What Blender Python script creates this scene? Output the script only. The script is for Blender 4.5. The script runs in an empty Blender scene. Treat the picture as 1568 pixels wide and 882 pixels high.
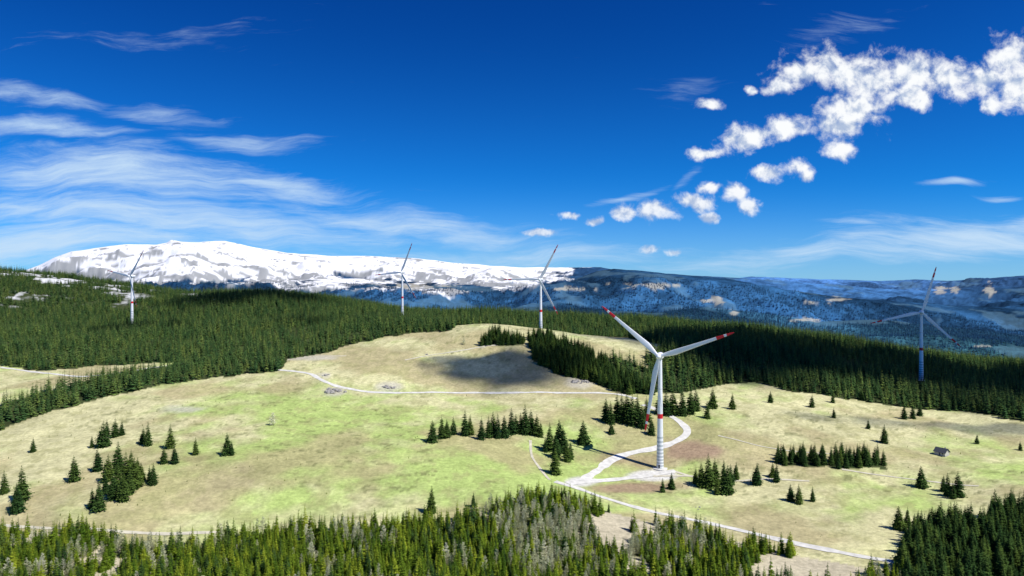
import bpy, math, random
import numpy as np
from mathutils import Vector
rng = np.random.default_rng(7); random.seed(7)
sc = bpy.context.scene
# ---- camera (drone) : u,v are image pixels, expressed as tangents*F about it
CAM_H=140.0; F=1060.0; U0=784.0; V0=435.0
SUN=Vector((0.53,-0.307,0.79)).normalized()

# ------------------------------------------------------------------ noise
def _h(ix,iy,seed):
    n=(ix.astype(np.int64)*374761393+iy.astype(np.int64)*668265263+seed*974634777)&0xffffffff
    n=((n^(n>>13))*1274126177)&0xffffffff
    n=(n^(n>>16))&0xffffffff
    return n/4294967295.0
def vnoise(x,y,seed=0):
    ix=np.floor(x);iy=np.floor(y);fx=x-ix;fy=y-iy
    fx=fx*fx*fx*(fx*(fx*6-15)+10);fy=fy*fy*fy*(fy*(fy*6-15)+10)
    a=_h(ix,iy,seed);b=_h(ix+1,iy,seed);c=_h(ix,iy+1,seed);d=_h(ix+1,iy+1,seed)
    return (a*(1-fx)+b*fx)*(1-fy)+(c*(1-fx)+d*fx)*fy
def fbm(x,y,wl,oct=5,seed=0,gain=0.5):
    x=np.asarray(x,float)/wl;y=np.asarray(y,float)/wl
    s=0;a=1;t=0
    for i in range(oct):
        s=s+a*vnoise(x*0.8-y*0.6+i*17.3,x*0.6+y*0.8+i*9.1,seed+i);t+=a;a*=gain;x=x*2.03;y=y*2.03
    return s/t
def sstep(a,b,x):
    t=np.clip((x-a)/(b-a),0,1);return t*t*(3-2*t)

# ------------------------------------------------------------------ near terrain (thin plate spline through image pixels at assumed depths)
cps=[(784,882,340),(0,882,340),(1568,882,340),(784,765,430),(0,830,380),(400,810,400),(1008,718,520),(1200,835,385),
(1450,868,350),(1568,750,450),(200,740,450),(0,655,600),(200,600,690),(430,568,760),(550,575,735),(400,640,600),(600,700,500),
(400,740,450),(790,668,560),(960,640,610),(950,605,680),(700,605,685),(580,601,690),(740,495,930),(828,503,920),(660,510,910),
(560,525,880),(450,553,800),(890,515,900),(970,530,860),(860,570,760),(740,550,800),(1000,577,755),
(1090,590,735),(1250,602,715),(1411,582,850),(1400,620,690),(1568,640,640),(1150,660,580),(1350,680,560),(1568,690,550),
(1200,760,460),(1440,750,470),(1280,715,510),(1100,506,1100),(1300,529,1050),(1568,577,980),(950,495,1150),
(700,481,1200),(616,489,1250),(500,482,1250),(400,453,1400),(250,463,1450),(202,498,1200),(0,572,800),(150,578,760),
(290,553,850),(0,520,1000),(100,470,1400),(0,415,1800),(100,425,1750),(200,440,1700),(300,449,1650),
(828,516.5,1000),(-400,655,600),(-400,520,1000),(-400,410,1800),(1950,640,650),(1950,570,1000),(-400,882,340),(1950,882,340),(380,500,1100)]
P=[((u-U0)/F*Y,Y,CAM_H-(v-V0)/F*Y) for u,v,Y in cps]
for u,Y,Z in [(700,1600,60),(1100,1600,10),(1568,1600,-80),(0,2400,100),(300,2300,30),(700,2300,-40),(1100,2300,-110),(1568,2300,-150),
              (400,1900,85),(-400,2600,120),(1950,1600,-90),(1950,2400,-150)]:
    P.append(((u-U0)/F*Y,Y,Z))
for X in (-400,0,400): P.append((X,120,-8))
P=np.array(P)
def phi(r2): return 0.5*r2*np.log(r2+1e-9)
A=P[:,:2]/1000.0; n=len(A)
K=phi(((A[:,None]-A[None])**2).sum(-1))+np.eye(n)*2e-5
Q=np.c_[np.ones(n),A]
M=np.block([[K,Q],[Q.T,np.zeros((3,3))]])
W=np.linalg.solve(M,np.r_[P[:,2],np.zeros(3)])
GX0,GX1,GY0,GY1,GS=-2700,2700,100,2720,5.0
gx=np.arange(GX0,GX1+1,GS);gy=np.arange(GY0,GY1+1,GS)
XX,YY=np.meshgrid(gx,gy)
Hn=np.full(XX.shape,0.0)
Hn+=W[n]+W[n+1]*XX/1000+W[n+2]*YY/1000
for i in range(n):
    Hn+=W[i]*phi((XX/1000-A[i,0])**2+(YY/1000-A[i,1])**2)
Hn=np.clip(Hn,-200,260)
Hn+= (fbm(XX,YY,90,4,3)-0.5)*5.0*sstep(250,800,YY)+(fbm(XX,YY,28,3,5)-0.5)*1.6
def near_h(x,y):
    fx=np.clip((x-GX0)/GS,0,len(gx)-1.001);fy=np.clip((y-GY0)/GS,0,len(gy)-1.001)
    ix=fx.astype(int);iy=fy.astype(int);fx=fx-ix;fy=fy-iy
    return (Hn[iy,ix]*(1-fx)+Hn[iy,ix+1]*fx)*(1-fy)+(Hn[iy+1,ix]*(1-fx)+Hn[iy+1,ix+1]*fx)*fy
# ------------------------------------------------------------------ far ranges
LAY=[ # distance, front slope, silhouette
 (7000,.18,[(-500,440),(0,427),(60,406),(85,394),(110,385),(150,379),(190,374),(240,374),(256,371),(262,367),(275,369),(300,370),(345,368),(365,373),(385,378),(440,387),(500,391),(560,391),(640,395),(700,402),(750,407),(850,410),(920,409),(960,414),(1060,422),(1140,425),(1250,434),(1400,445),(2200,450)]),
 (5200,.13,[(-500,470),(0,460),(250,445),(400,432),(480,428),(560,426),(640,431),(720,437),(800,440),(870,430),(915,415),(940,412),(1000,417),(1060,421),(1110,426),(1180,440),(1300,456),(1500,470),(2200,480)]),
 (3400,.10,[(-500,560),(500,510),(700,476),(820,470),(900,472),(1000,478),(1080,470),(1150,478),(1250,492),(1350,488),(1450,500),(1568,515),(2200,530)]),
 (9500,.12,[(-500,460),(900,445),(1100,430),(1150,423),(1250,427),(1350,430),(1400,428),(1450,430),(1510,426),(1568,422),(1800,415),(2200,420)]),
 (6800,.13,[(-500,470),(1050,470),(1200,448),(1300,442),(1400,449),(1480,440),(1568,438),(1800,430),(2200,430)]),
]
_uu=np.arange(-800,2600,10.)
def far_h(x,y):
    wob=(fbm(x,y,1500,3,31)-0.5)*900
    wu=(fbm(x,y,1300,4,33)-.5)
    h=np.full(x.shape,-190.0)+(fbm(x,y,900,4,21)-.5)*100
    u0=U0+F*x/y
    for k,(D,s,pr) in enumerate(LAY):
        pu=[a for a,b in pr];pv=[b for a,b in pr]
        d0=np.abs(D-y); off=sstep(0,900,d0)
        u=u0+wu*off*420
        vs=np.interp(_uu,pu,pv);ker=np.hanning(31);ker/=ker.sum()
        vsm=np.convolve(np.pad(vs,15,mode='edge'),ker,mode='valid')
        v=np.interp(u,pu,pv)*(1-off)+np.interp(u,_uu,vsm)*off
        cz=CAM_H-(v-V0)/F*D
        d=D-y+ wob*sstep(0,1200,d0)
        rid=np.abs(fbm(x+k*911,y,900,6,41+k,.55)-0.5)*2
        prof=np.where(d>0,cz-s*d-(rid*250-55)*sstep(0,900,d),cz+0.28*d)
        h=np.maximum(h,prof)
    h=h+(fbm(x,y,260,5,51)-.5)*22
    return h
def height(x,y):
    x=np.asarray(x,float);y=np.asarray(y,float)
    w=sstep(2000,2650,y)
    return near_h(x,y)*(1-w)+far_h(x,y)*w
_ys=np.arange(160,2600,1.5)
def pixel_to_ground(u,v):  # u,v are image coordinates, cast as a ray onto the terrain
    """ground point met by the line of sight through this image pixel"""
    x=(u-U0)/F*_ys; z=CAM_H-(v-V0)/F*_ys
    d=near_h(x,_ys)-z
    k=np.argmax(d>0)
    if d[k]<=0: k=len(_ys)//3
    return float(x[k]),float(_ys[k]),float(near_h(x[k:k+1],_ys[k:k+1])[0])
def inpoly(u,v,poly):
    r=np.zeros(u.shape,bool);m=len(poly)
    for i in range(m):
        x1,y1=poly[i];x2,y2=poly[(i+1)%m]
        if y1==y2: continue
        c=((y1>v)!=(y2>v))&(u<(x2-x1)*(v-y1)/(y2-y1)+x1)
        r^=c
    return r
MEADOW=[(-900,760),(0,660),(50,641),(100,624),(160,608),(230,594),(300,582),(370,575),(425,569),(436,560),(440,550),(500,540),(550,525),(620,512),(690,505),(703,493),(760,488),(830,498),(900,507),(960,518),(1010,528),(985,545),(990,565),(940,548),(925,556),(950,580),(975,592),(1000,600),(1040,604),(1090,592),(1150,585),(1230,602),(1300,612),(1400,624),(1480,632),(1568,645),(2600,760),(2600,1500),(-900,1500)]
MEADOW2=[(-900,575),(0,560),(60,568),(130,562),(210,558),(297,553),(230,566),(180,573),(130,583),(80,598),(0,622),(-900,720)]
TREEIN=[[(808,520),(830,510),(870,528),(930,553),(950,572),(985,592),(1000,606),(960,604),(900,583),(850,574),(820,552)],
        [(735,529),(757,510),(780,514),(803,520),(800,527),(760,531)],
        [(1187,698),(1266,700),(1270,715),(1190,713)],[(1272,702),(1350,705),(1363,719),(1275,717)]]
FORE=[(-900,850),(0,822),(80,812),(150,822),(200,836),(260,840),(330,830),(400,820),(480,813),(560,808),(650,802),(700,797),(760,778),(800,763),(850,763),(880,772),(980,798),(1090,822),(1200,847),(1300,868),(1400,890),(1450,1500),(-900,1500)]
FORE2=[(1383,880),(1388,830),(1420,805),(1480,803),(1500,815),(1512,795),(1568,778),(2400,800),(2400,1500),(1390,1500)]
def uv_of(x,y,z): return U0+F*x/y, V0+F*(CAM_H-z)/y
def zone(x,y,z):
    u,v=uv_of(x,y,z)
    u=u+(fbm(x,y,25,2,61)-.5)*14; v=v+(fbm(x,y,25,2,62)-.5)*6
    near=y<968
    mead=(inpoly(u,v,MEADOW)|inpoly(u,v,MEADOW2))&near
    ins=np.zeros(x.shape,bool)
    for p in TREEIN: ins|=inpoly(u,v,p)
    fore=inpoly(u,v,FORE)&(y<480); fore2=inpoly(u,v,FORE2)&(y<480)
    back=(~mead)&(y>550)
    return mead,ins&near&mead,fore,fore2,back,u,v

# ------------------------------------------------------------------ material helpers
def newmat(name):
    m=bpy.data.materials.new(name);m.use_nodes=True
    nt=m.node_tree;nt.nodes.clear()
    return m,nt
def simple(name,col,rough=0.6,var=0.15,scale=1.0,spec=0.2):
    m,nt=newmat(name);N=nt.nodes;L=nt.links
    o=N.new('ShaderNodeOutputMaterial');b=N.new('ShaderNodeBsdfPrincipled')
    tc=N.new('ShaderNodeTexCoord');no=N.new('ShaderNodeTexNoise');no.inputs['Scale'].default_value=scale;no.inputs['Detail'].default_value=5
    r=N.new('ShaderNodeValToRGB')
    r.color_ramp.elements[0].color=[c*(1-var) for c in col]+[1];r.color_ramp.elements[1].color=[min(1,c*(1+var)) for c in col]+[1]
    r.color_ramp.elements[0].position=.3;r.color_ramp.elements[1].position=.7
    L.new(tc.outputs['Object'],no.inputs['Vector']);L.new(no.outputs['Fac'],r.inputs['Fac']);L.new(r.outputs['Color'],b.inputs['Base Color'])
    b.inputs['Roughness'].default_value=rough;b.inputs['Specular IOR Level'].default_value=spec
    L.new(b.outputs[0],o.inputs[0]);return m
def foliage(name,ca,cb,cc,transl=0.25):
    m,nt=newmat(name);N=nt.nodes;L=nt.links
    o=N.new('ShaderNodeOutputMaterial');b=N.new('ShaderNodeBsdfDiffuse');t=N.new('ShaderNodeBsdfTranslucent')
    oi=N.new('ShaderNodeObjectInfo');r=N.new('ShaderNodeValToRGB');r.color_ramp.elements[0].color=(*ca,1);r.color_ramp.elements[1].color=(*cb,1)
    e=r.color_ramp.elements.new(.6);e.color=(*cc,1)
    tc=N.new('ShaderNodeTexCoord');no=N.new('ShaderNodeTexNoise');no.inputs['Scale'].default_value=1.1;no.inputs['Detail'].default_value=2
    mr=N.new('ShaderNodeMapRange');mr.inputs[1].default_value=.3;mr.inputs[2].default_value=.7;mr.inputs[3].default_value=.45;mr.inputs[4].default_value=1.55
    mul=N.new('ShaderNodeVectorMath');mul.operation='SCALE'
    L.new(oi.outputs['Random'],r.inputs[0]);L.new(tc.outputs['Object'],no.inputs['Vector']);L.new(no.outputs['Fac'],mr.inputs[0])
    L.new(r.outputs[0],mul.inputs[0]);L.new(mr.outputs[0],mul.inputs['Scale'])
    L.new(mul.outputs[0],b.inputs[0])
    if transl>0:
        mx=N.new('ShaderNodeMixShader');mx.inputs[0].default_value=transl
        L.new(mul.outputs[0],t.inputs[0]);L.new(b.outputs[0],mx.inputs[1]);L.new(t.outputs[0],mx.inputs[2]);L.new(mx.outputs[0],o.inputs[0])
    else: L.new(b.outputs[0],o.inputs[0])
    return m
m_bark=simple('bark',(0.10,0.07,0.05),.9,.3,3)
m_dark=foliage('spruce_needles',(0.036,0.080,0.024),(0.110,0.165,0.034),(0.062,0.115,0.028))
m_back=foliage('spruce_needles_far',(0.040,0.095,0.034),(0.190,0.250,0.060),(0.085,0.155,0.042),.12)
m_hazy=foliage('spruce_needles_hazy',(0.013,0.055,0.125),(0.034,0.100,0.185),(0.020,0.072,0.150),0)  # blue aerial haze painted into the needle colour of distant trees
m_young=foliage('young_spruce_needles',(0.080,0.150,0.016),(0.32,0.38,0.035),(0.17,0.25,0.024),.3)
m_larch=foliage('bare_larch_twigs',(0.52,0.52,0.32),(0.70,0.68,0.48),(0.58,0.60,0.36),.2)

def mesh_obj(name,verts,faces,mats,midx=None,link=True,smooth=False):
    me=bpy.data.meshes.new(name);me.from_pydata(verts,[],faces)
    for m in mats: me.materials.append(m)
    if midx is not None: me.polygons.foreach_set('material_index',midx)
    if smooth: me.polygons.foreach_set('use_smooth',[True]*len(me.polygons))
    me.update()
    o=bpy.data.objects.new(name,me)
    if link: sc.collection.objects.link(o)
    return o

# ------------------------------------------------------------------ trees
def trunk(V,Fc,MI,H,r0,seg=6,top=0.97):
    b=len(V)
    zs=[0,.15*H,.5*H,top*H];rs=[r0,r0*.8,r0*.5,r0*.06]
    for z,r in zip(zs,rs):
        for i in range(seg):
            a=2*math.pi*i/seg;V.append((r*math.cos(a),r*math.sin(a),z-.3 if z==0 else z))
    for k in range(3):
        for i in range(seg):
            j=(i+1)%seg;Fc.append((b+k*seg+i,b+k*seg+j,b+(k+1)*seg+j,b+(k+1)*seg+i));MI.append(0)
def spruce(name,H,R,levels,nb,mat,seed,detail=True,low=0.05):
    rd=random.Random(seed);V=[];Fc=[];MI=[]
    trunk(V,Fc,MI,H,H*.016)
    lean=rd.uniform(0,6.28)
    for l in range(levels):
        t=(l+rd.uniform(-.25,.25))/levels; t=max(0,t)
        z=H*(low+(1-low)*t)
        rr=R*((1-t)**.82)*rd.uniform(.86,1.1)+.05*H*.12
        if t<.08: rr*=.85
        n=max(4,int(nb*(1-.5*t)))
        off=rd.uniform(0,6.28)
        for i in range(n):
            a=off+2*math.pi*(i+rd.uniform(-.3,.3))/n
            L=rr*rd.uniform(.68,1.18)*(1+.10*math.cos(a-lean))
            if rd.random()<.06: L*=.5
            zz=z+rd.uniform(-.4,.4)*H/levels
            droop=-.30*L-.1+.45*t*L; 
            ca,sa=math.cos(a),math.sin(a);px,py=-sa,ca
            w=L*rd.uniform(.22,.36)+.12
            def pt(s,side,dz=0):
                return (ca*s*L+px*side,sa*s*L+py*side,zz+droop*s**1.3+dz+ (.12*L*max(0,s-.7)))
            if detail:
                b=len(V)
                V+= [pt(0,0,.05*L),pt(.35,w*.8,-.10*L),pt(.45,0,.08*L),pt(.35,-w*.8,-.10*L),pt(.72,w,-.14*L),pt(.78,0,0.02*L),pt(.72,-w,-.14*L),pt(1.02,w*.35,-.05*L),pt(1.08,0,.02*L),pt(1.0,-w*.4,-.06*L)]
                Fc+=[(b,b+1,b+2),(b,b+2,b+3),(b+2,b+4,b+5),(b+2,b+5,b+6),(b+5,b+7,b+8),(b+5,b+8,b+9),(b+2,b+1,b+4),(b+2,b+6,b+3)];MI+=[1]*8
            else:
                b=len(V)
                V+=[pt(0,0,.12*L),pt(.6,w*1.3,-.12*L),pt(1.05,0,0),pt(.6,-w*1.3,-.12*L)]
                Fc+=[(b,b+1,b+2),(b,b+2,b+3)];MI+=[1]*2
    b=len(V);V+=[(.12,0,H*.95),(-.08,.1,H*.95),(-.06,-.1,H*.95),(0,0,H*1.02)];Fc+=[(b,b+1,b+3),(b+1,b+2,b+3),(b+2,b,b+3)];MI+=[1]*3
    return mesh_obj(name,V,Fc,[m_bark,mat],MI,link=False)
def larch(name,H,seed):
    rd=random.Random(seed);V=[];Fc=[];MI=[]
    trunk(V,Fc,MI,H,H*.011,5)
    for l in range(100):
        t=rd.uniform(.08,1);z=H*t;a=rd.uniform(0,6.28);L=H*.19*(1-t)**.7*rd.uniform(.6,1.2)+.3
        ca,sa=math.cos(a),math.sin(a);rise=L*rd.uniform(.1,.7)
        tip=(ca*L,sa*L,z+rise);b=len(V);w=.09
        V+=[(0,0,z+w),(0,0,z-w),tip];Fc.append((b,b+1,b+2));MI.append(1)
        for k in range(7):
            s=rd.uniform(.3,1);bx,by,bz=ca*L*s,sa*L*s,z+rise*s;a2=a+rd.uniform(-1.3,1.3);l2=L*.4*rd.uniform(.5,1.1)
            b=len(V);V+=[(bx,by,bz+.13),(bx+.11,by-.11,bz-.13),(bx+math.cos(a2)*l2,by+math.sin(a2)*l2,bz+rd.uniform(-.1,.6)*l2)];Fc.append((b,b+1,b+2));MI.append(1)
    return mesh_obj(name,V,Fc,[m_larch,m_larch],MI,link=False)
def coll(name,objs):
    c=bpy.data.collections.new(name)
    for o in objs: c.objects.link(o)
    return c
hi=[spruce('a_spruce_%d'%i,16,16*r,24,11,m_dark,100+i) for i,r in enumerate((.22,.19,.25,.21,.23))]
yg=[spruce('b_young_%d'%i,12,12*r,18,9,m_young,200+i) for i,r in enumerate((.21,.18,.24,.20))]+[spruce('b_young_z_dark',12,2.5,18,9,m_dark,209)]
lo=[spruce('c_back_%d'%i,16,16*r,12,7,m_back,300+i,False) for i,r in enumerate((.20,.17,.22,.19))]
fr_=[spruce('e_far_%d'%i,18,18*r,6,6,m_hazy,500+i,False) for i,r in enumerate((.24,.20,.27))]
la=[larch('d_larch_%d'%i,12,400+i) for i in range(3)]
C_hi=coll('spruce_kinds',hi);C_yg=coll('young_spruce_kinds',yg);C_lo=coll('forest_spruce_kinds',lo);C_la=coll('larch_kinds',la);C_fr=coll('distant_spruce_kinds',fr_)
def scatter(name,x,y,z,scl,collection,nk):
    n=len(x);me=bpy.data.meshes.new(name);me.vertices.add(n)
    me.vertices.foreach_set('co',np.c_[x,y,z].astype(np.float32).ravel())
    a=me.attributes.new('sc','FLOAT_VECTOR','POINT');w=rng.uniform(.82,1.25,n)
    a.data.foreach_set('vector',np.c_[scl*w,scl*w,scl].astype(np.float32).ravel())
    a=me.attributes.new('rot','FLOAT_VECTOR','POINT');a.data.foreach_set('vector',np.c_[rng.normal(0,.03,n),rng.normal(0,.03,n),rng.uniform(0,6.28,n)].astype(np.float32).ravel())
    a=me.attributes.new('kind','INT','POINT');a.data.foreach_set('value',rng.integers(0,nk,n).astype(np.int32))
    o=bpy.data.objects.new(name,me);sc.collection.objects.link(o)
    g=bpy.data.node_groups.new(name+'_gn','GeometryNodeTree')
    g.interface.new_socket('Geometry',in_out='INPUT',socket_type='NodeSocketGeometry');g.interface.new_socket('Geometry',in_out='OUTPUT',socket_type='NodeSocketGeometry')
    N=g.nodes;L=g.links;gi=N.new('NodeGroupInput');go=N.new('NodeGroupOutput')
    ip=N.new('GeometryNodeInstanceOnPoints');ci=N.new('GeometryNodeCollectionInfo');ci.inputs['Collection'].default_value=collection
    ci.inputs['Separate Children'].default_value=True;ci.inputs['Reset Children'].default_value=True
    def na(nm,ty):
        q=N.new('GeometryNodeInputNamedAttribute');q.data_type=ty;q.inputs['Name'].default_value=nm;return q.outputs['Attribute']
    er=N.new('FunctionNodeEulerToRotation')
    L.new(gi.outputs[0],ip.inputs['Points']);L.new(ci.outputs[0],ip.inputs['Instance']);ip.inputs['Pick Instance'].default_value=True
    L.new(na('kind','INT'),ip.inputs['Instance Index']);L.new(na('rot','FLOAT_VECTOR'),er.inputs[0]);L.new(er.outputs[0],ip.inputs['Rotation'])
    L.new(na('sc','FLOAT_VECTOR'),ip.inputs['Scale']);L.new(ip.outputs[0],go.inputs[0])
    md=o.modifiers.new('scatter','NODES');md.node_group=g
    print(name,n);return o
def jitter(sp,x0,x1,y0,y1):
    xs=np.arange(x0,x1,sp);ys=np.arange(y0,y1,sp);X,Y=np.meshgrid(xs,ys);X=X.ravel();Y=Y.ravel()
    return X+rng.uniform(-.48,.48,X.size)*sp,Y+rng.uniform(-.48,.48,X.size)*sp
TURB=[(1011,520,545,20),(828,1000,428,60),(202,1200,423,50),(616,1250,417,65),(1411,850,478,75)]
# back forest
x,y=jitter(6.2,-1900,1900,560,1980)
k=np.abs(x)<.84*y+60;x=x[k];y=y[k];z=near_h(x,y)
mead,ins,fo,fo2,back,u,v=zone(x,y,z)
dens=fbm(x,y,90,4,71)
keep=back&((dens>.30)|(y<760)|(rng.uniform(0,1,x.size)<.35))
lefthill=(u<330)&(y>1350)
keep&=~(lefthill&(fbm(x,y,60,3,72)<.47))
keep&=rng.uniform(0,1,x.size)<.93
for tu,td,tv,ph in TURB[1:]:
    tx=(tu-U0)/F*td
    keep&=((x-tx)**2+((y-td+6)*.6)**2)>14**2
x1,y1,z1=x[keep],y[keep],z[keep]
s=rng.uniform(.50,1.15,x1.size)*(.72+.65*fbm(x1,y1,60,3,73))
scatter('spruce_forest',x1,y1,z1-.2,s,C_lo,4)
# forest on the slopes across the valley
x,y=jitter(15,-3700,3900,1990,4700)
k=(np.abs(x)<.80*y)&(rng.uniform(0,1,x.size)<np.clip(1.15-(y-2000)/5000,.3,1));x=x[k];y=y[k];z=height(x,y)
k=(fbm(x,y,300,4,98)<.63)&(z<190+(rng.uniform(0,1,x.size)-.5)*60);x,y,z=x[k],y[k],z[k]
u_,v_=uv_of(x,y,z)
for (a,b,c,d) in [(1098,458,18,7),(1124,480,12,5),(1278,459,18,5),(1230,490,22,3),(640,440,40,5),(1500,530,20,2)]:
    k=((u_-a)/c)**2+((v_-b)/d)**2>.8;x,y,z,u_,v_=x[k],y[k],z[k],u_[k],v_[k]
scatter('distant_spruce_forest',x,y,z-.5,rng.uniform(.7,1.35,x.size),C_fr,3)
# tree belts inside the meadow
x,y=jitter(5.0,-200,520,480,968);z=near_h(x,y);mead,ins,fo,fo2,back,u,v=zone(x,y,z)
k=ins&(rng.uniform(0,1,x.size)<.9);x,y,z,u=x[k],y[k],z[k],u[k]
scatter('spruce_belt',x,y,z-.2,rng.uniform(.65,1.15,x.size)*np.where(u>1180,.85,1.0),C_hi,5)
# saplings and scrub dotted over the pasture
x=rng.uniform(-520,620,1500);y=rng.uniform(390,950,1500);z=near_h(x,y);mead,ins,fo,fo2,back,u,v=zone(x,y,z)
k=mead&~ins&~fo&~fo2&((fbm(x,y,70,3,75)>.53)|(rng.uniform(0,1,1500)<.08));x,y,z=x[k],y[k],z[k]
scatter('sapling_scrub',x,y,z-.05,rng.uniform(.05,.15,x.size),C_yg,5)
# foreground
x,y=jitter(3.0,-420,470,235,480);z=near_h(x,y);mead,ins,fo,fo2,back,u,v=zone(x,y,z)
k=(fo|fo2)&(v<960);x,y,z,u,v,fo,fo2=x[k],y[k],z[k],u[k],v[k],fo[k],fo2[k]
gap=fbm(x,y,26,3,81);lar=fbm(x,y,14,2,82)
larzone=.75*np.exp(-(((u-835)/75)**2+((v-840)/50)**2))+.55*np.exp(-(((u-200)/110)**2+((v-850)/18)**2))+.45*np.exp(-(((u-980)/110)**2+((v-850)/40)**2))
pl=np.clip((larzone+(lar-.5)*1.5)*1.1,0,.8)
isl=fo&(rng.uniform(0,1,x.size)<pl)
open_=(gap<.27)|((u>900)&(gap<.39))
k1=fo&~isl&~open_&(rng.uniform(0,1,x.size)<.95)
scatter('young_spruce_forest',x[k1],y[k1],z[k1]-.2,rng.uniform(.5,1.1,k1.sum())*np.where(rng.uniform(0,1,k1.sum())<.06,1.25,1),C_yg,5)
k2=isl&~open_&(rng.uniform(0,1,x.size)<.7)
scatter('bare_larch_stand',x[k2],y[k2],z[k2]-.2,rng.uniform(.5,.95,k2.sum()),C_la,3)
k3=fo2&(rng.uniform(0,1,x.size)<.5)
scatter('spruce_wood',x[k3],y[k3],z[k3]-.2,rng.uniform(.7,1.15,k3.sum()),C_hi,5)
LONE=[(50,693,22),(5,757,35),(24,785,42),(32,768,52),(112,738,38),(148,722,35),(140,686,18),(158,685,38),(163,668,25),(176,670,28),(186,667,22),(226,683,36),(219,680,24),(260,687,36),(250,710,25),(266,710,28),(299,697,26),(347,697,33),(354,698,22),
(165,738,40),(180,724,46),(192,742,48),(205,747,44),(200,724,34),(215,738,28),(234,742,32),(228,739,25),(150,783,42),(140,778,30),(188,768,42),(172,764,38),(160,757,32),(178,750,36),(198,758,36),(210,725,24),
(661,787,40),(725,778,22),(662,677,32),(676,672,34),(684,670,27),(694,666,27),(712,667,38),(720,666,30),(737,673,34),(748,670,32),(755,668,36),(762,671,36),(772,670,32),(783,665,38),(790,664,30),(797,664,30),(804,665,44),(813,663,34),(822,668,32),
(850,727,40),(851,702,35),(842,691,42),(856,691,45),(862,693,40),(868,707,28),(874,704,26),(835,692,22),(893,681,35),(828,670,24),
(928,645,35),(935,648,32),(945,642,38),(936,665,18),(952,647,42),(960,647,45),(968,650,45),(976,644,38),(983,655,34),(990,645,36),(998,667,26),(1010,634,36),(1020,636,38),(1030,634,36),(1045,636,40),(1058,634,38),(1066,629,34),
(1083,641,25),(1092,625,30),(1122,627,24),(1244,624,20),(1277,640,16),(1276,617,18),(1320,613,16),(1330,657,15),(1355,679,28),(1385,642,22),(1398,641,22),(1409,637,18),(1497,680,15),(1180,617,18),
(1160,742,32),(1190,738,27),(1184,732,22),(1085,747,50),(1074,746,35),(1095,744,40),(1109,742,35),(1115,757,42),(1099,758,26),(1128,735,26),(1066,742,25),(1015,755,22),(1029,750,25),(1119,742,30),
(1211,768,25),(1224,773,30),(1245,769,22),(1411,747,32),(1452,760,34),(1468,762,38),(1446,753,25),(1460,765,26),(1377,812,35),(1391,808,30),(1563,690,14),(243,860,20),(760,790,30)]
for i,(u,v,hp) in enumerate(LONE):
    X,Y,Z=pixel_to_ground(u,v); Hm=max(4,hp/F*Y)*1.06
    p=hi[i%5];o=bpy.data.objects.new('spruce_tree',p.data);sc.collection.objects.link(o)
    s=Hm/16;o.location=(X,Y,Z-.25);o.scale=(s*1.15*random.uniform(.95,1.25),s*1.15*random.uniform(.95,1.25),s);o.rotation_euler=(0,0,random.uniform(0,6.28))
for (u,v,hp) in [(417,652,20),(710,528,11),(1080,812,20)]:
    X,Y,Z=pixel_to_ground(u,v);o=bpy.data.objects.new('bare_tree',la[0].data);sc.collection.objects.link(o);s=hp/F*Y/12;o.location=(X,Y,Z-.2);o.scale=(s*1.6,s*1.6,s)

# ------------------------------------------------------------------ terrain sheet
t=np.r_[np.linspace(-2.4,-.86,60)[:-1],np.linspace(-.86,.86,900),np.linspace(.86,2.4,60)[1:]]
yr=np.geomspace(120,14500,700)
T,Y=np.meshgrid(t,yr);X=T*Y
Z=height(X,Y);nr,nc=X.shape
x=X.ravel();y=Y.ravel();z=Z.ravel()
mead,ins,fo,fo2,back,uj,vj=zone(x,y,z);u,v=uv_of(x,y,z)
def C(c): return np.array(c)[None,:]
def mixc(a,b,f): f=np.clip(f,0,1)[:,None];return a*(1-f)+b*f
n1=fbm(x,y,22,4,91);n2=fbm(x,y,130,4,92);n3=fbm(x,y,7,3,93)
def ell(cu,cv,ru,rv,soft=.5,j=.35,nn=None):
    d=np.sqrt(((u-cu)/ru)**2+((v-cv)/rv)**2)+((n1 if nn is None else nn)-.5)*j*2
    return 1-sstep(1-soft,1+soft*.3,d)
straw=C((.62,.585,.32));green=C((.43,.535,.17));brown=C((.44,.375,.20))
g=.32+ .70*np.exp(-(((u-600)/230)**2+((v-700)/75)**2))+.35*np.exp(-(((u-1480)/160)**2+((v-740)/40)**2))-.40*np.exp(-(((u-80)/170)**2+((v-700)/60)**2))-.3*np.exp(-(((u-700)/220)**2+((v-560)/50)**2))+.25*np.exp(-(((u-400)/200)**2+((v-620)/30)**2))
g=g+(n2-.5)*1.6+(n1-.5)*1.2
col=mixc(np.repeat(straw,len(x),0),green,sstep(.1,.9,g))
col=mixc(col,brown,sstep(.48,.68,fbm(x,y,60,4,95)+.16*np.exp(-(((u-740)/230)**2+((v-550)/50)**2))+.05*(u>1050)) * .75)
col=col*(.78+.38*n3[:,None])
tus=sstep(.55,.67,fbm(x,y,11,4,96,.6));col=mixc(col,C((.35,.34,.15)),tus*.5)
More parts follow.
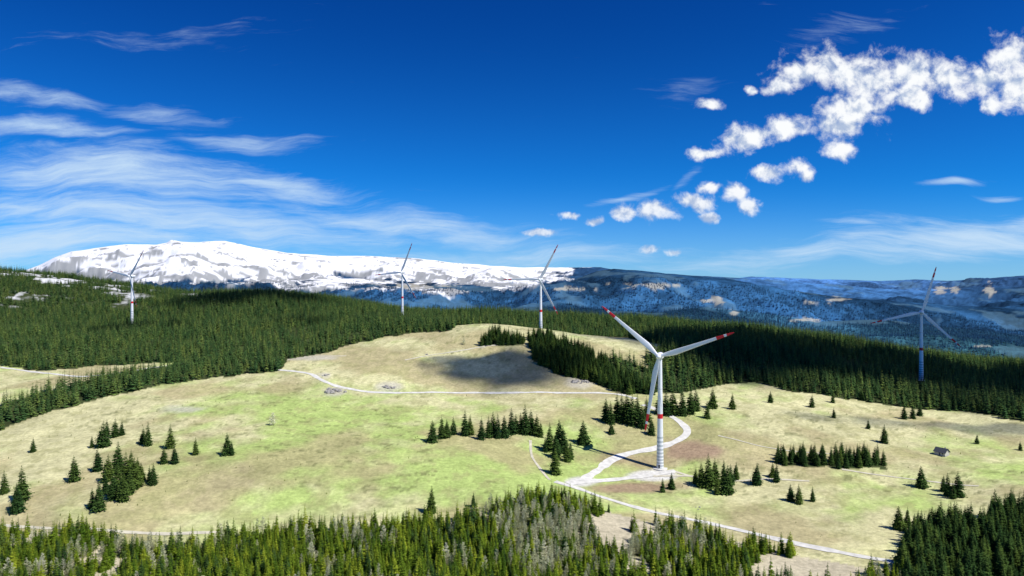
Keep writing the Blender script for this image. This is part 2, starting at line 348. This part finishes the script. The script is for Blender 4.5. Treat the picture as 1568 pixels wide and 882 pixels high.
# faint contour-following cattle paths and dark rush tufts
rush=sstep(.66,.74,fbm(x*.6,y,5,3,111,.6))*sstep(.48,.6,fbm(x,y,80,3,112));col=mixc(col,C((.16,.17,.07)),rush*.6)
nearm=(y<968)
soil=np.maximum.reduce([ell(1060,690,48,20),ell(965,748,85,10),ell(930,700,60,14,.6)*.6,ell(1010,705,70,14)*.5])*nearm
col=mixc(col,C((.36,.25,.17)),soil*.9)
pad=np.maximum(ell(1000,728,42,9,.3,.2),ell(890,738,28,9,.4,.25))*nearm
col=mixc(col,C((.66,.64,.58)),pad)
for (a,b,c,d) in [(510,601,14,6),(595,593,14,5),(887,586,14,6),(497,575,7,3),(740,530,5,2),(280,627,30,5),(570,500,40,4),(470,548,30,3)]:
    col=mixc(col,C((.52,.49,.43)),ell(a,b,c*1.6,d*1.6,.6,.5)*.6*nearm)
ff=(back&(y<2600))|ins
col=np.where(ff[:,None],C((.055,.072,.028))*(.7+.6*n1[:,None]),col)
fr=(fo|fo2)
col=np.where(fr[:,None],mixc(np.repeat(C((.09,.105,.035)),len(x),0),C((.54,.48,.34)),sstep(.58,.68,1-fbm(x,y,26,3,81)+.07*(u>880))),col)
# far slopes: forest cover, with aerial haze painted in as bluer colour by distance
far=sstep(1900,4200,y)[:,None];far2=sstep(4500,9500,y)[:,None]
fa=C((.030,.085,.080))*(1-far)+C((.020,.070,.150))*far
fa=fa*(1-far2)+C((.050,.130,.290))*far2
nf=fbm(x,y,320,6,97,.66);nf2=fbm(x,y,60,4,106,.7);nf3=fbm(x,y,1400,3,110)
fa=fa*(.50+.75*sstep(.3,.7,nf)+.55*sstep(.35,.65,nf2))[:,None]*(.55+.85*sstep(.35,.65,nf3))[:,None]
grs=sstep(.61,.67,fbm(x,y,300,4,98))*(y>2600)
fa=mixc(fa,C((.10,.19,.25)),grs*.40)
nj=fbm(x,y,110,4,107,.6)
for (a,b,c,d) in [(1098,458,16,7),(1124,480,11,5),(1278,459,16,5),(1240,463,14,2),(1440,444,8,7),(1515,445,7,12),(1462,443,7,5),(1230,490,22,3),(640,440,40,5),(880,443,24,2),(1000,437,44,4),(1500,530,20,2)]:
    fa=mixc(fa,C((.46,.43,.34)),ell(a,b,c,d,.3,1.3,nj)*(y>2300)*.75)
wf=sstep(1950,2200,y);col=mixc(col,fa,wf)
# snow
sp1=fbm(x,y,500,6,99,.65);sp2=fbm(x,y,120,5,108,.65)
sl=140+230*sstep(820,960,u)+60*sstep(-50,60,60-u)+(sp1-.5)*330+(sp2-.5)*260
snow=sstep(-20,20,z-sl)*(y>4000)*(u<1190)
lefts=(y>1350)*(y<2500)*(u<330)*sstep(.52,.46,fbm(x,y,60,3,72))*sstep(470,430,v+ (n1-.5)*60)*sstep(.40,.55,fbm(x,y,18,3,113))
snow=np.maximum(snow,lefts*.8)
gyz=np.gradient(Z,axis=0)/np.maximum(1e-3,np.gradient(Y,axis=0));steep=np.abs(gyz).ravel()
rock=sstep(.615,.665,fbm(x*.35,y*1.0,70,6,104,.72)+.20*(steep-.18)+.14*sstep(300,150,z)+.12*(fbm(x,y,900,3,109)-.5))*(y>4000)*.85
me=bpy.data.meshes.new('terrain')
me.vertices.add(nr*nc);me.vertices.foreach_set('co',np.c_[x,y,z].astype(np.float32).ravel())
ii=np.arange(nr*nc).reshape(nr,nc)
q=np.stack([ii[:-1,:-1],ii[:-1,1:],ii[1:,1:],ii[1:,:-1]],-1).reshape(-1,4)
me.loops.add(q.size);me.loops.foreach_set('vertex_index',q.ravel().astype(np.int32))
me.polygons.add(len(q));me.polygons.foreach_set('loop_start',(np.arange(len(q))*4).astype(np.int32))
me.polygons.foreach_set('use_smooth',np.ones(len(q),bool))
me.update(calc_edges=True);me.validate()
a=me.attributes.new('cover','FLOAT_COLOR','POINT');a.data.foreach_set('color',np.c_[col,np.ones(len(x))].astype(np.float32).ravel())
a=me.attributes.new('snow','FLOAT','POINT');a.data.foreach_set('value',snow.astype(np.float32))
a=me.attributes.new('rock','FLOAT','POINT');a.data.foreach_set('value',rock.astype(np.float32))
ter=bpy.data.objects.new('terrain',me);sc.collection.objects.link(ter)
m,nt=newmat('terrain_cover');N=nt.nodes;L=nt.links
o=N.new('ShaderNodeOutputMaterial');b=N.new('ShaderNodeBsdfDiffuse')
def attr(n):
    q=N.new('ShaderNodeAttribute');q.attribute_name=n;return q
tc=N.new('ShaderNodeTexCoord')
def noise(scale,det,rough=.6):
    q=N.new('ShaderNodeTexNoise');q.inputs['Scale'].default_value=scale;q.inputs['Detail'].default_value=det;q.inputs['Roughness'].default_value=rough;L.new(tc.outputs['Object'],q.inputs['Vector']);return q.outputs['Fac']
def mr(i,a_,b_,c_,d_):
    q=N.new('ShaderNodeMapRange');L.new(i,q.inputs[0]);q.inputs[1].default_value=a_;q.inputs[2].default_value=b_;q.inputs[3].default_value=c_;q.inputs[4].default_value=d_;return q.outputs[0]
def scale(vv,f):
    q=N.new('ShaderNodeVectorMath');q.operation='SCALE';L.new(vv,q.inputs[0]);L.new(f,q.inputs['Scale']);return q.outputs[0]
c=scale(attr('cover').outputs['Color'],mr(noise(.35,5,.7),.3,.7,.72,1.26))
c=scale(c,mr(noise(.02,8,.75),.3,.7,.80,1.18))
def mixn(f,a_,b_):
    q=N.new('ShaderNodeMix');q.data_type='RGBA';L.new(f,q.inputs['Factor'])
    if isinstance(a_,tuple): q.inputs['A'].default_value=a_
    else: L.new(a_,q.inputs['A'])
    if isinstance(b_,tuple): q.inputs['B'].default_value=b_
    else: L.new(b_,q.inputs['B'])
    return q.outputs['Result']
snowc=mixn(attr('rock').outputs['Fac'],(.88,.88,.89,1),(.22,.23,.23,1))
c=mixn(attr('snow').outputs['Fac'],c,snowc)
L.new(c,b.inputs['Color'])
bp=N.new('ShaderNodeBump');bp.inputs['Strength'].default_value=.35;bp.inputs['Distance'].default_value=1.0;L.new(noise(.5,4,.65),bp.inputs['Height']);L.new(bp.outputs[0],b.inputs['Normal'])
L.new(b.outputs[0],o.inputs[0]);me.materials.append(m)

# ------------------------------------------------------------------ roads
m_grav=simple('gravel',(.68,.66,.60),.95,.18,.25,.05)
m_track=simple('dirt_track',(.60,.56,.43),.95,.18,.2,.05)
def ribbon(name,uvs,w,mat):
    pts=[pixel_to_ground(*p)[:2] for p in uvs];pts=np.array(pts)
    out=[]
    ext=np.vstack([2*pts[0]-pts[1],pts,2*pts[-1]-pts[-2]])
    for i in range(1,len(ext)-2):
        p0,p1,p2,p3=ext[i-1:i+3];m_=max(2,int(np.linalg.norm(p2-p1)/2.5))
        for k in range(m_):
            s_=k/m_;out.append(.5*((2*p1)+(-p0+p2)*s_+(2*p0-5*p1+4*p2-p3)*s_**2+(-p0+3*p1-3*p2+p3)*s_**3))
    out.append(ext[-2]);out=np.array(out)
    tg=np.gradient(out,axis=0);tg/=np.linalg.norm(tg,axis=1)[:,None]+1e-9;nm=np.c_[-tg[:,1],tg[:,0]]
    V=[];K=5
    for i,(p,nn) in enumerate(zip(out,nm)):
        wl=w*(.75+.55*float(vnoise(np.array([i*.31]),np.array([0.]),5)[0]))
        for k in range(K):
            q=p+nn*(k/(K-1)-.5)*wl;V.append((q[0],q[1],0))
    V=np.array(V);V[:,2]=near_h(V[:,0],V[:,1])+.22
    Fc=[(i*K+k,i*K+k+1,(i+1)*K+k+1,(i+1)*K+k) for i in range(len(out)-1) for k in range(K-1)]
    return mesh_obj(name,[tuple(a) for a in V],Fc,[mat],smooth=True)
ribbon('gravel_road',[(425,567),(450,569),(475,573),(500,586),(540,597),(600,602),(700,602),(800,602),(900,602),(945,604),(975,611)],4.6,m_grav)
ribbon('gravel_road',[(985,620),(1015,632),(1035,642),(1051,656),(1050,668),(1030,680),(1000,688),(965,695),(935,706),(915,722),(890,737),(870,742)],6.2,m_grav)
ribbon('gravel_road',[(880,740),(920,737),(960,733),(1000,728),(1035,723)],6.5,m_grav)
ribbon('gravel_road',[(850,739),(880,748),(920,762),(1000,785),(1100,806),(1200,829),(1300,851),(1385,866)],4.5,m_grav)
ribbon('dirt_track',[(1035,724),(1070,733),(1130,738),(1180,735),(1240,738)],2.5,m_track)
ribbon('dirt_track',[(1290,720),(1340,728),(1400,735),(1500,745)],2,m_track)
ribbon('dirt_track',[(1000,730),(1060,731),(1120,740)],3,m_track)
ribbon('dirt_track',[(812,675),(815,700),(830,722),(842,736)],2.0,m_track)
ribbon('dirt_track',[(620,552),(680,541),(740,531),(790,525)],2.5,m_track)
ribbon('gravel_road',[(0,563),(60,571),(130,577),(190,570),(250,561),(292,556)],4,m_grav)
ribbon('dirt_track',[(0,806),(100,812),(230,818),(330,818)],3,m_track)
ribbon('dirt_track',[(440,551),(490,546),(530,545)],2.5,m_track)
ribbon('dirt_track',[(1100,668),(1200,690),(1330,700)],1.5,m_track)

# ------------------------------------------------------------------ rocks
m_rock=simple('limestone',(.34,.32,.29),.9,.45,.6,.1)
def rocks(u,v,n,size,spread):
    X0,Y0,_=pixel_to_ground(u,v);V=[];Fc=[]
    import bmesh
    for i in range(n):
        bm=bmesh.new();bmesh.ops.create_icosphere(bm,subdivisions=2,radius=1)
        s=size*random.uniform(.4,1.1);px=X0+random.gauss(0,spread);py=Y0+random.gauss(0,spread*.6)
        pz=float(near_h(np.array([px]),np.array([py]))[0]);b0=len(V)
        sx,sy,sz=random.uniform(.8,1.4),random.uniform(.7,1.2),random.uniform(.5,.9)
        for vv in bm.verts:
            k=random.uniform(.7,1.15);V.append((px+vv.co.x*s*sx*k,py+vv.co.y*s*sy*k,pz+vv.co.z*s*sz*k+.15*s))
        for f in bm.faces: Fc.append(tuple(b0+w.index for w in f.verts))
        bm.free()
    mesh_obj('rock_outcrop',V,Fc,[m_rock])
rocks(511,600,16,3.0,4.5);rocks(594,594,10,2.4,4);rocks(887,586,14,2.8,5);rocks(497,575,5,1.8,2);rocks(652,543,3,1.8,1.5);rocks(1068,780,3,1,2)

# ------------------------------------------------------------------ hut
m_wood=simple('weathered_boards',(.55,.52,.46),.8,.2,2);m_roof=simple('dark_shingles',(.07,.075,.09),.7,.2,2);m_glass=simple('window_glass',(.03,.04,.05),.2,.1,1,.5);m_stone=simple('stone_base',(.4,.38,.35),.9,.2,2)
X,Y,Z=pixel_to_ground(1443,697)
hut=bpy.data.objects.new('wooden_hut',None);sc.collection.objects.link(hut);hut.location=(X,Y,Z-.3);hut.rotation_euler=(0,0,math.radians(-60))
def part(name,V,Fc,mat,parent):
    o=mesh_obj(name,V,Fc,[mat]);o.parent=parent;return o
def box(x0,x1,y0,y1,z0,z1):
    return [(x0,y0,z0),(x1,y0,z0),(x1,y1,z0),(x0,y1,z0),(x0,y0,z1),(x1,y0,z1),(x1,y1,z1),(x0,y1,z1)],[(0,3,2,1),(4,5,6,7),(0,1,5,4),(1,2,6,5),(2,3,7,6),(3,0,4,7)]
V_,F_=box(-4.1,4.1,-3.1,3.1,-1,.5);part('foundation',V_,F_,m_stone,hut)
part('walls',[(-4,-3,.5),(4,-3,.5),(4,3,.5),(-4,3,.5),(-4,-3,3),(4,-3,3),(4,3,3),(-4,3,3),(-4,0,5.4),(4,0,5.4)],[(0,1,5,4),(2,3,7,6),(1,2,6,9,5),(3,0,4,8,7)],m_wood,hut)
part('roof',[(-4.7,-3.8,2.5),(4.7,-3.8,2.5),(4.7,0,5.65),(-4.7,0,5.65),(4.7,3.8,2.5),(-4.7,3.8,2.5),(-4.7,-3.8,2.7),(4.7,-3.8,2.7),(4.7,0,5.9),(-4.7,0,5.9),(4.7,3.8,2.7),(-4.7,3.8,2.7)],[(0,1,2,3),(3,2,4,5),(6,7,8,9),(9,8,10,11),(0,1,7,6),(5,4,10,11),(1,2,8,7),(2,4,10,8),(0,3,9,6),(3,5,11,9)],m_roof,hut)
V_,F_=box(-.5,.5,-3.06,-3.0,.5,2.5);part('door',V_,F_,m_roof,hut)
V_,F_=box(1.6,2.7,-3.05,-3.0,1.4,2.4);part('window',V_,F_,m_glass,hut)
V_,F_=box(1.8,2.4,.6,1.2,4.2,6.6);part('chimney',V_,F_,m_stone,hut)

# ------------------------------------------------------------------ wind turbines
m_white=simple('white_turbine_paint',(.86,.87,.88),.35,.02,.3,.4);m_red=simple('red_marking_paint',(.72,.02,.03),.4,.05,.5,.4)
m_grey=simple('grey_ring_paint',(.50,.54,.55),.5,.05,.5,.3);m_drk=simple('dark_trim',(.06,.06,.06),.6,.1,1)
HUB=85.0;R=57.5
def revolve(prof,seg=32):
    V=[];Fc=[]
    for r,z in prof:
        for i in range(seg):
            a=2*math.pi*i/seg;V.append((r*math.cos(a),r*math.sin(a),z))
    for k in range(len(prof)-1):
        for i in range(seg):
            j=(i+1)%seg;Fc.append((k*seg+i,k*seg+j,(k+1)*seg+j,(k+1)*seg+i))
    return V,Fc
def make_turbine():
    mats=[m_white,m_red,m_grey,m_drk];out={}
    zs=[-3];mi=[]
    def add(z1,m): zs.append(z1);mi.append(m)
    add(0,2);zz_=0
    for k in range(10): add(zz_+1.4,2);zz_+=1.4;add(zz_+.6+.14*k,0);zz_=zs[-1]
    add(38,0);add(41.5,1);add(60,0);add(60.4,2);add(HUB-2.2,0)
    def tr(z):
        z=max(z,0);return 1.35+ (2.7-1.35)*(1-z/HUB)**1.15
    V,Fc=revolve([(tr(z),z) for z in zs]);MI=[mi[k] for k in range(len(zs)-1) for _ in range(32)]
    me=bpy.data.meshes.new('tower');me.from_pydata(V,[],Fc);[me.materials.append(a) for a in mats];me.polygons.foreach_set('material_index',MI);me.polygons.foreach_set('use_smooth',[True]*len(Fc));out['tower']=me
    V,Fc=box(-.55,.55,-2.82,-2.50,1.2,3.6);me=bpy.data.meshes.new('door');me.from_pydata(V,[],Fc);me.materials.append(m_drk);out['door']=me
    V,Fc=revolve([(5.5,-2),(5.5,.25),(3.2,.35),(2.6,.36)]);me=bpy.data.meshes.new('foundation');me.from_pydata(V,[],Fc);me.materials.append(m_grav);out['foundation']=me
    def along(prof,name):
        V,Fc=revolve(prof,28);V=[(x_,z2,y_) for x_,y_,z2 in V];me=bpy.data.meshes.new(name);me.from_pydata(V,[],Fc);me.materials.append(m_white);me.polygons.foreach_set('use_smooth',[True]*len(Fc));return me
    out['nacelle']=along([(2.3,-2.6),(2.75,-1.5),(2.8,0),(2.6,2),(2.2,4.2),(1.6,6),(.9,7.2),(.01,7.6)],'nacelle')
    out['spinner']=along([(.01,-7.6),(.8,-7.3),(1.5,-6.5),(2.0,-5.4),(2.25,-4.2),(2.3,-2.75),(.01,-2.7)],'spinner')
    V=[];Fc=[];MI=[]
    st=[0,.02,.05,.09,.14,.2,.28,.38,.5,.6,.7,.76,.765,.86,.865,.90,.905,.95,.985,1.0];K=12
    for s_ in st:
        r=1.2+s_*(R-1.2)
        ch=np.interp(s_,[0,.04,.09,.18,.35,.6,.85,.97,1],[2.4,2.5,3.4,4.4,3.6,2.6,1.9,1.2,.3])
        th=np.interp(s_,[0,.04,.12,.3,.6,1],[2.2,2.1,1.5,.75,.4,.08])
        tw=math.radians(np.interp(s_,[0,.2,1],[18,11,2]));off=np.interp(s_,[0,.04,.18,1],[0,0,.7,.1])
        for i in range(K):
            a=2*math.pi*i/K;cx=math.cos(a)*ch/2;cy=math.sin(a)*th/2*(1 if s_<.05 else (.65+.35*math.cos(a)))
            cx+=off;V.append((cx*math.cos(tw)-cy*math.sin(tw),cx*math.sin(tw)+cy*math.cos(tw)-.02*r*s_*.8,r))
    for k in range(len(st)-1):
        mm=(st[k]+st[k+1])/2;mi_=1 if (mm>.90 or .765<mm<.865) else 0
        for i in range(K):
            j=(i+1)%K;Fc.append((k*K+i,k*K+j,(k+1)*K+j,(k+1)*K+i));MI.append(mi_)
    me=bpy.data.meshes.new('blade');me.from_pydata(V,[],Fc);[me.materials.append(a) for a in mats];me.polygons.foreach_set('material_index',MI);me.polygons.foreach_set('use_smooth',[True]*len(Fc));out['blade']=me
    V,Fc=box(-.5,.5,4.0,4.3,2.0,3.6);me=bpy.data.meshes.new('wind_vane');me.from_pydata(V,[],Fc);me.materials.append(m_drk);out['wind_vane']=me
    return out
TM=make_turbine()
def turbine(u,D,vh,phase,yaw=-25):
    X=(u-U0)/F*D;zh=CAM_H-(vh-V0)/F*D;zb=zh-HUB
    root=bpy.data.objects.new('wind_turbine',None);sc.collection.objects.link(root);root.location=(X,D,zb);root.rotation_euler=(0,0,math.radians(yaw))
    for nm in('tower','door','foundation'):
        o=bpy.data.objects.new(nm,TM[nm]);sc.collection.objects.link(o);o.parent=root
        if nm=='foundation': o.location.z=float(near_h(np.array([X]),np.array([float(D)]))[0])-zb
    for nm in('nacelle','spinner','wind_vane'):
        o=bpy.data.objects.new(nm,TM[nm]);sc.collection.objects.link(o);o.parent=root;o.location=(0,0,HUB)
    for k in range(3):
        o=bpy.data.objects.new('blade_%d'%(k+1),TM['blade']);sc.collection.objects.link(o);o.parent=root;o.location=(0,-4.4,HUB)
        ang=math.radians(phase+120*k);o.rotation_euler=(0,math.pi/2-ang,0)
for T_ in TURB: turbine(*T_)

# ------------------------------------------------------------------ overhead clouds (throw the cloud shade on forest and knoll)
m,nt=newmat('cloud_vapour');N=nt.nodes;L=nt.links
o=N.new('ShaderNodeOutputMaterial');tr_=N.new('ShaderNodeBsdfTransparent');d=N.new('ShaderNodeBsdfDiffuse');d.inputs[0].default_value=(.9,.9,.9,1)
tl=N.new('ShaderNodeBsdfTranslucent');tl.inputs[0].default_value=(.9,.9,.9,1);ad=N.new('ShaderNodeMixShader');ad.inputs[0].default_value=.15
mx=N.new('ShaderNodeMixShader');at=N.new('ShaderNodeAttribute');at.attribute_name='vapour'
L.new(d.outputs[0],ad.inputs[1]);L.new(tl.outputs[0],ad.inputs[2]);L.new(at.outputs['Fac'],mx.inputs[0]);L.new(tr_.outputs[0],mx.inputs[1]);L.new(ad.outputs[0],mx.inputs[2]);L.new(mx.outputs[0],o.inputs[0])
def cloud(gx_,gy_,rx,ry,seed,gz=40,alt=850,dmax=.93,ang=0,bias=1.0,soft=.45):
    k=(alt-gz)/SUN.z;cx=gx_+SUN.x*k;cy=gy_+SUN.y*k
    n_=100;a=np.linspace(-1.4,1.4,n_);A_,B_=np.meshgrid(a,a)
    X=A_*rx;Y=B_*ry;ca,sa=math.cos(ang),math.sin(ang);X,Y=X*ca-Y*sa,X*sa+Y*ca
    f=fbm(X+seed*977,Y,min(rx,ry)*.8,5,seed)
    dn=sstep(0,soft,bias-np.sqrt(A_**2+B_**2)+(f-.5)*1.3)*dmax*sstep(1.4,1.2,np.abs(A_))*sstep(1.4,1.2,np.abs(B_))
    Z=alt+dn*25*(.5+f)
    V=np.c_[(X+cx).ravel(),(Y+cy).ravel(),Z.ravel()]
    Fc=[(i*n_+j,i*n_+j+1,(i+1)*n_+j+1,(i+1)*n_+j) for i in range(n_-1) for j in range(n_-1)]
    ob=mesh_obj('cloud',[tuple(q) for q in V],Fc,[m],smooth=True)
    at=ob.data.attributes.new('vapour','FLOAT','POINT');at.data.foreach_set('value',dn.astype(np.float32).ravel())
    print('cloud',round(cx),round(cy),'mean',round(float(dn.mean()),3),'centre',round(float(dn[50,50]),2))
cloud(-12,762,92,88,11,50,dmax=.93,soft=.55,bias=1.05)
cloud(560,835,460,170,22,45,ang=-.33,bias=1.2,dmax=.96)
cloud(300,880,130,125,27,45,bias=1.1,dmax=.95)
cloud(880,800,240,230,29,30,bias=1.1,dmax=.95,alt=852)
cloud(450,600,240,30,23,20,dmax=.6,ang=-.14,soft=.8,alt=854)
cloud(-560,1420,190,150,14,110)
cloud(-620,1120,100,45,15,70,dmax=.8)
cloud(-300,1130,140,40,25,70,dmax=.7,soft=.8)

# ------------------------------------------------------------------ sun, sky
sd=bpy.data.lights.new('sun','SUN');sd.energy=5.0;sd.angle=math.radians(.5);sd.color=(1,.97,.91)
so=bpy.data.objects.new('sun',sd);sc.collection.objects.link(so);so.rotation_euler=SUN.to_track_quat('Z','Y').to_euler()
w=bpy.data.worlds.new('World');sc.world=w;w.use_nodes=True;nt=w.node_tree;nt.nodes.clear();N=nt.nodes;L=nt.links
try:
    w.cycles.sampling_method='MANUAL';w.cycles.sample_map_resolution=256
except Exception as e: print(e)
out=N.new('ShaderNodeOutputWorld');bg=N.new('ShaderNodeBackground');bg.inputs['Strength'].default_value=.1;L.new(bg.outputs[0],out.inputs[0])
sky=N.new('ShaderNodeTexSky');sky.sky_type='NISHITA';sky.sun_disc=False;sky.sun_elevation=math.radians(52.2);sky.sun_rotation=math.radians(120);sky.altitude=1700;sky.air_density=1;sky.dust_density=.4;sky.ozone_density=3
def math_(op,a_,b_=None,c_=None,clamp=False):
    q=N.new('ShaderNodeMath');q.operation=op;q.use_clamp=clamp
    for i,e in enumerate((a_,b_,c_)):
        if e is None: continue
        if isinstance(e,(int,float)): q.inputs[i].default_value=e
        else: L.new(e,q.inputs[i])
    return q.outputs[0]
def ss(e,a_,b_,c_=0.,d_=1.):
    q=N.new('ShaderNodeMapRange');q.interpolation_type='SMOOTHSTEP';L.new(e,q.inputs[0]);q.inputs[1].default_value=a_;q.inputs[2].default_value=b_;q.inputs[3].default_value=c_;q.inputs[4].default_value=d_;return q.outputs[0]
def vm(op,a_,b_=None,c_=None,s_=None):
    q=N.new('ShaderNodeVectorMath');q.operation=op
    for i,e in enumerate((a_,b_,c_)):
        if e is None: continue
        if isinstance(e,tuple): q.inputs[i].default_value=e
        else: L.new(e,q.inputs[i])
    if s_ is not None:
        if isinstance(s_,(int,float)): q.inputs['Scale'].default_value=s_
        else: L.new(s_,q.inputs['Scale'])
    return q
def nz(vec,scale_,det,rough=.55,dist=0.):
    q=N.new('ShaderNodeTexNoise');q.inputs['Scale'].default_value=scale_;q.inputs['Detail'].default_value=det;q.inputs['Roughness'].default_value=rough;q.inputs['Distortion'].default_value=dist;L.new(vec,q.inputs['Vector']);return q
def mixw(f,a_,b_):
    q=N.new('ShaderNodeMix');q.data_type='RGBA';L.new(f,q.inputs['Factor'])
    if isinstance(a_,tuple): q.inputs['A'].default_value=a_
    else: L.new(a_,q.inputs['A'])
    if isinstance(b_,tuple): q.inputs['B'].default_value=b_
    else: L.new(b_,q.inputs['B'])
    return q.outputs['Result']
tc=N.new('ShaderNodeTexCoord');sp=N.new('ShaderNodeSeparateXYZ');L.new(tc.outputs['Generated'],sp.inputs[0])
yy=math_('MAXIMUM',sp.outputs[1],.08)
px=math_('DIVIDE',sp.outputs[0],yy);pz=math_('DIVIDE',sp.outputs[2],yy)
cb=N.new('ShaderNodeCombineXYZ');L.new(px,cb.inputs[0]);L.new(pz,cb.inputs[1]);p=cb.outputs[0]
front=ss(sp.outputs[1],.1,.3)
tint=mixw(ss(sp.outputs[2],.04,.42),(.05,.60,1.26,1),(.012,.30,.90,1))
skyc=vm('MULTIPLY',sky.outputs[0],tint).outputs[0]
# --- cirrus
def el_node(pv,cu,cv,ru,rv,rot=0):
    mp=N.new('ShaderNodeMapping');mp.vector_type='TEXTURE'
    mp.inputs['Location'].default_value=((cu-U0)/F,(V0-cv)/F,0);mp.inputs['Rotation'].default_value=(0,0,math.radians(rot));mp.inputs['Scale'].default_value=(ru/F,rv/F,1)
    L.new(pv,mp.inputs['Vector']);return vm('LENGTH',mp.outputs[0]).outputs['Value']
wp=nz(p,3.5,3,.5).outputs['Color']
wv=vm('SUBTRACT',wp,(.5,.5,.5)).outputs[0]
pw=vm('ADD',p,vm('SCALE',wv,s_=.10).outputs[0]).outputs[0]
cir=None
for (cu,cv,ru,rv,rot,amp) in [(170,262,430,66,-4,1.1),(60,190,190,22,-3,1.0),(40,150,200,22,-6,.85),(240,174,150,20,-4,.85),(390,216,160,20,-3,.8),(440,278,200,30,-8,1.0),(250,330,640,52,-6,1.1),(640,345,320,34,-6,.95),(60,365,420,60,0,1.15),
    (960,292,100,10,18,.85),(1050,262,55,13,30,.7),(1450,272,70,9,8,1.0),(1520,290,60,8,0,.9),(1480,360,320,54,6,1.1),(1250,395,420,34,3,.9),(1320,350,80,9,-8,.8),(1560,335,180,30,15,1.0),(800,392,460,30,0,.8),(1280,50,180,36,20,.42),(200,70,350,34,3,.42),(1060,140,80,34,30,.35)]:
    e=el_node(pw,cu,cv,ru,rv,rot);f=math_('MULTIPLY',ss(e,0,1.25,1,0),amp)
    cir=f if cir is None else math_('MAXIMUM',cir,f)
mp=N.new('ShaderNodeMapping');mp.inputs['Rotation'].default_value=(0,0,math.radians(5));mp.inputs['Scale'].default_value=(1,6.5,1);L.new(pw,mp.inputs['Vector'])
st1=nz(mp.outputs[0],4.5,7,.68,.6).outputs['Fac']
mp2=N.new('ShaderNodeMapping');mp2.inputs['Rotation'].default_value=(0,0,math.radians(-12));mp2.inputs['Scale'].default_value=(1,11,1);L.new(pw,mp2.inputs['Vector'])
st2=nz(mp2.outputs[0],9,6,.70,.4).outputs['Fac']
stv=math_('ADD',math_('MULTIPLY',st1,.6),math_('MULTIPLY',st2,.4))
cd=math_('ADD',math_('MULTIPLY',cir,.42),stv)
ca_=math_('MULTIPLY',ss(cd,.60,1.10),.92)
ca_=math_('MULTIPLY',ca_,front)
hz=ss(pz,-.04,.19,.60,0.)           # thin veil near the horizon
hz=math_('MULTIPLY',hz,hz)
ca_=math_('SUBTRACT',1.0,math_('MULTIPLY',math_('SUBTRACT',1.0,ca_),math_('SUBTRACT',1.0,math_('MULTIPLY',hz,1.4))))
c1=mixw(ca_,skyc,(5.8,7.6,9.5,1))
# --- cumulus
BL=[(1225,112,44,26),(1195,132,26,16),(1275,105,50,30),(1330,122,64,40),(1312,165,54,36),(1285,195,48,28),(1285,228,27,18),(1395,112,60,34),(1390,148,48,24),(1460,122,54,28),(1505,128,40,22),(1550,92,44,38),(1560,132,52,36),(1610,110,70,60),(1515,158,25,15),
(1200,196,36,18),(1135,216,42,20),(1160,205,28,14),(1078,236,30,9),(1085,160,22,10),(1150,140,10,7),(1172,262,27,14),(1224,254,22,16),(1238,268,15,10),
(1000,322,48,17),(958,327,24,12),(1062,306,30,15),(1128,290,26,15),(1147,312,18,18),(1085,333,16,9),(1085,283,24,8),
(870,330,20,8),(915,338,18,7),(825,357,32,7),(997,383,15,7),(1032,386,15,5)]
wq=nz(p,16,4,.6).outputs['Color'];wq2=vm('SUBTRACT',wq,(.5,.5,.5)).outputs[0]
pc=vm('ADD',p,vm('SCALE',wq2,s_=.030).outputs[0]).outputs[0]
md_=None
for (cu,cv,ru,rv) in BL:
    e=vm('LENGTH',vm('MULTIPLY_ADD',pc,(F/ru,F/rv,0),(-(cu-U0)/ru,-(V0-cv)/rv,0)).outputs[0]).outputs['Value']
    md_=e if md_ is None else math_('SMOOTH_MIN',md_,e,.3)
cn=nz(p,30,8,.62,.2).outputs['Fac']
psh=vm('ADD',p,(.006,.012,0)).outputs[0]
cns=nz(psh,30,4,.55,.2).outputs['Fac']
dens=math_('ADD',math_('SUBTRACT',1.17,md_),math_('MULTIPLY',math_('SUBTRACT',cn,.5),2.6))
al=math_('MULTIPLY',ss(dens,0.,.9),front)
al=math_('MULTIPLY',al,ss(pz,.03,.16,.70,1.0))
rel=math_('SUBTRACT',cn,cns)
lit=math_('ADD',math_('MULTIPLY',rel,2.4),math_('ADD',.50,math_('MULTIPLY',math_('SUBTRACT',cn,.5),.7)))
lit=math_('ADD',lit,math_('MULTIPLY',ss(pz,.05,.25),.18))
cc=mixw(ss(lit,.2,.95),(4.4,5.4,7.3,1),(9.7,9.9,10.1,1))
c2=mixw(al,c1,cc)
L.new(c2,bg.inputs['Color'])

# ------------------------------------------------------------------ camera
cam=bpy.data.cameras.new('camera');co=bpy.data.objects.new('camera',cam);sc.collection.objects.link(co)
co.location=(0,0,CAM_H);co.rotation_euler=(math.radians(90)-math.atan((441-V0)/F),0,0)
cam.sensor_width=36;cam.lens=36*F/1568;cam.clip_end=30000;cam.clip_start=1
sc.camera=co
sc.view_settings.view_transform='Standard';sc.view_settings.look='None';sc.view_settings.exposure=0
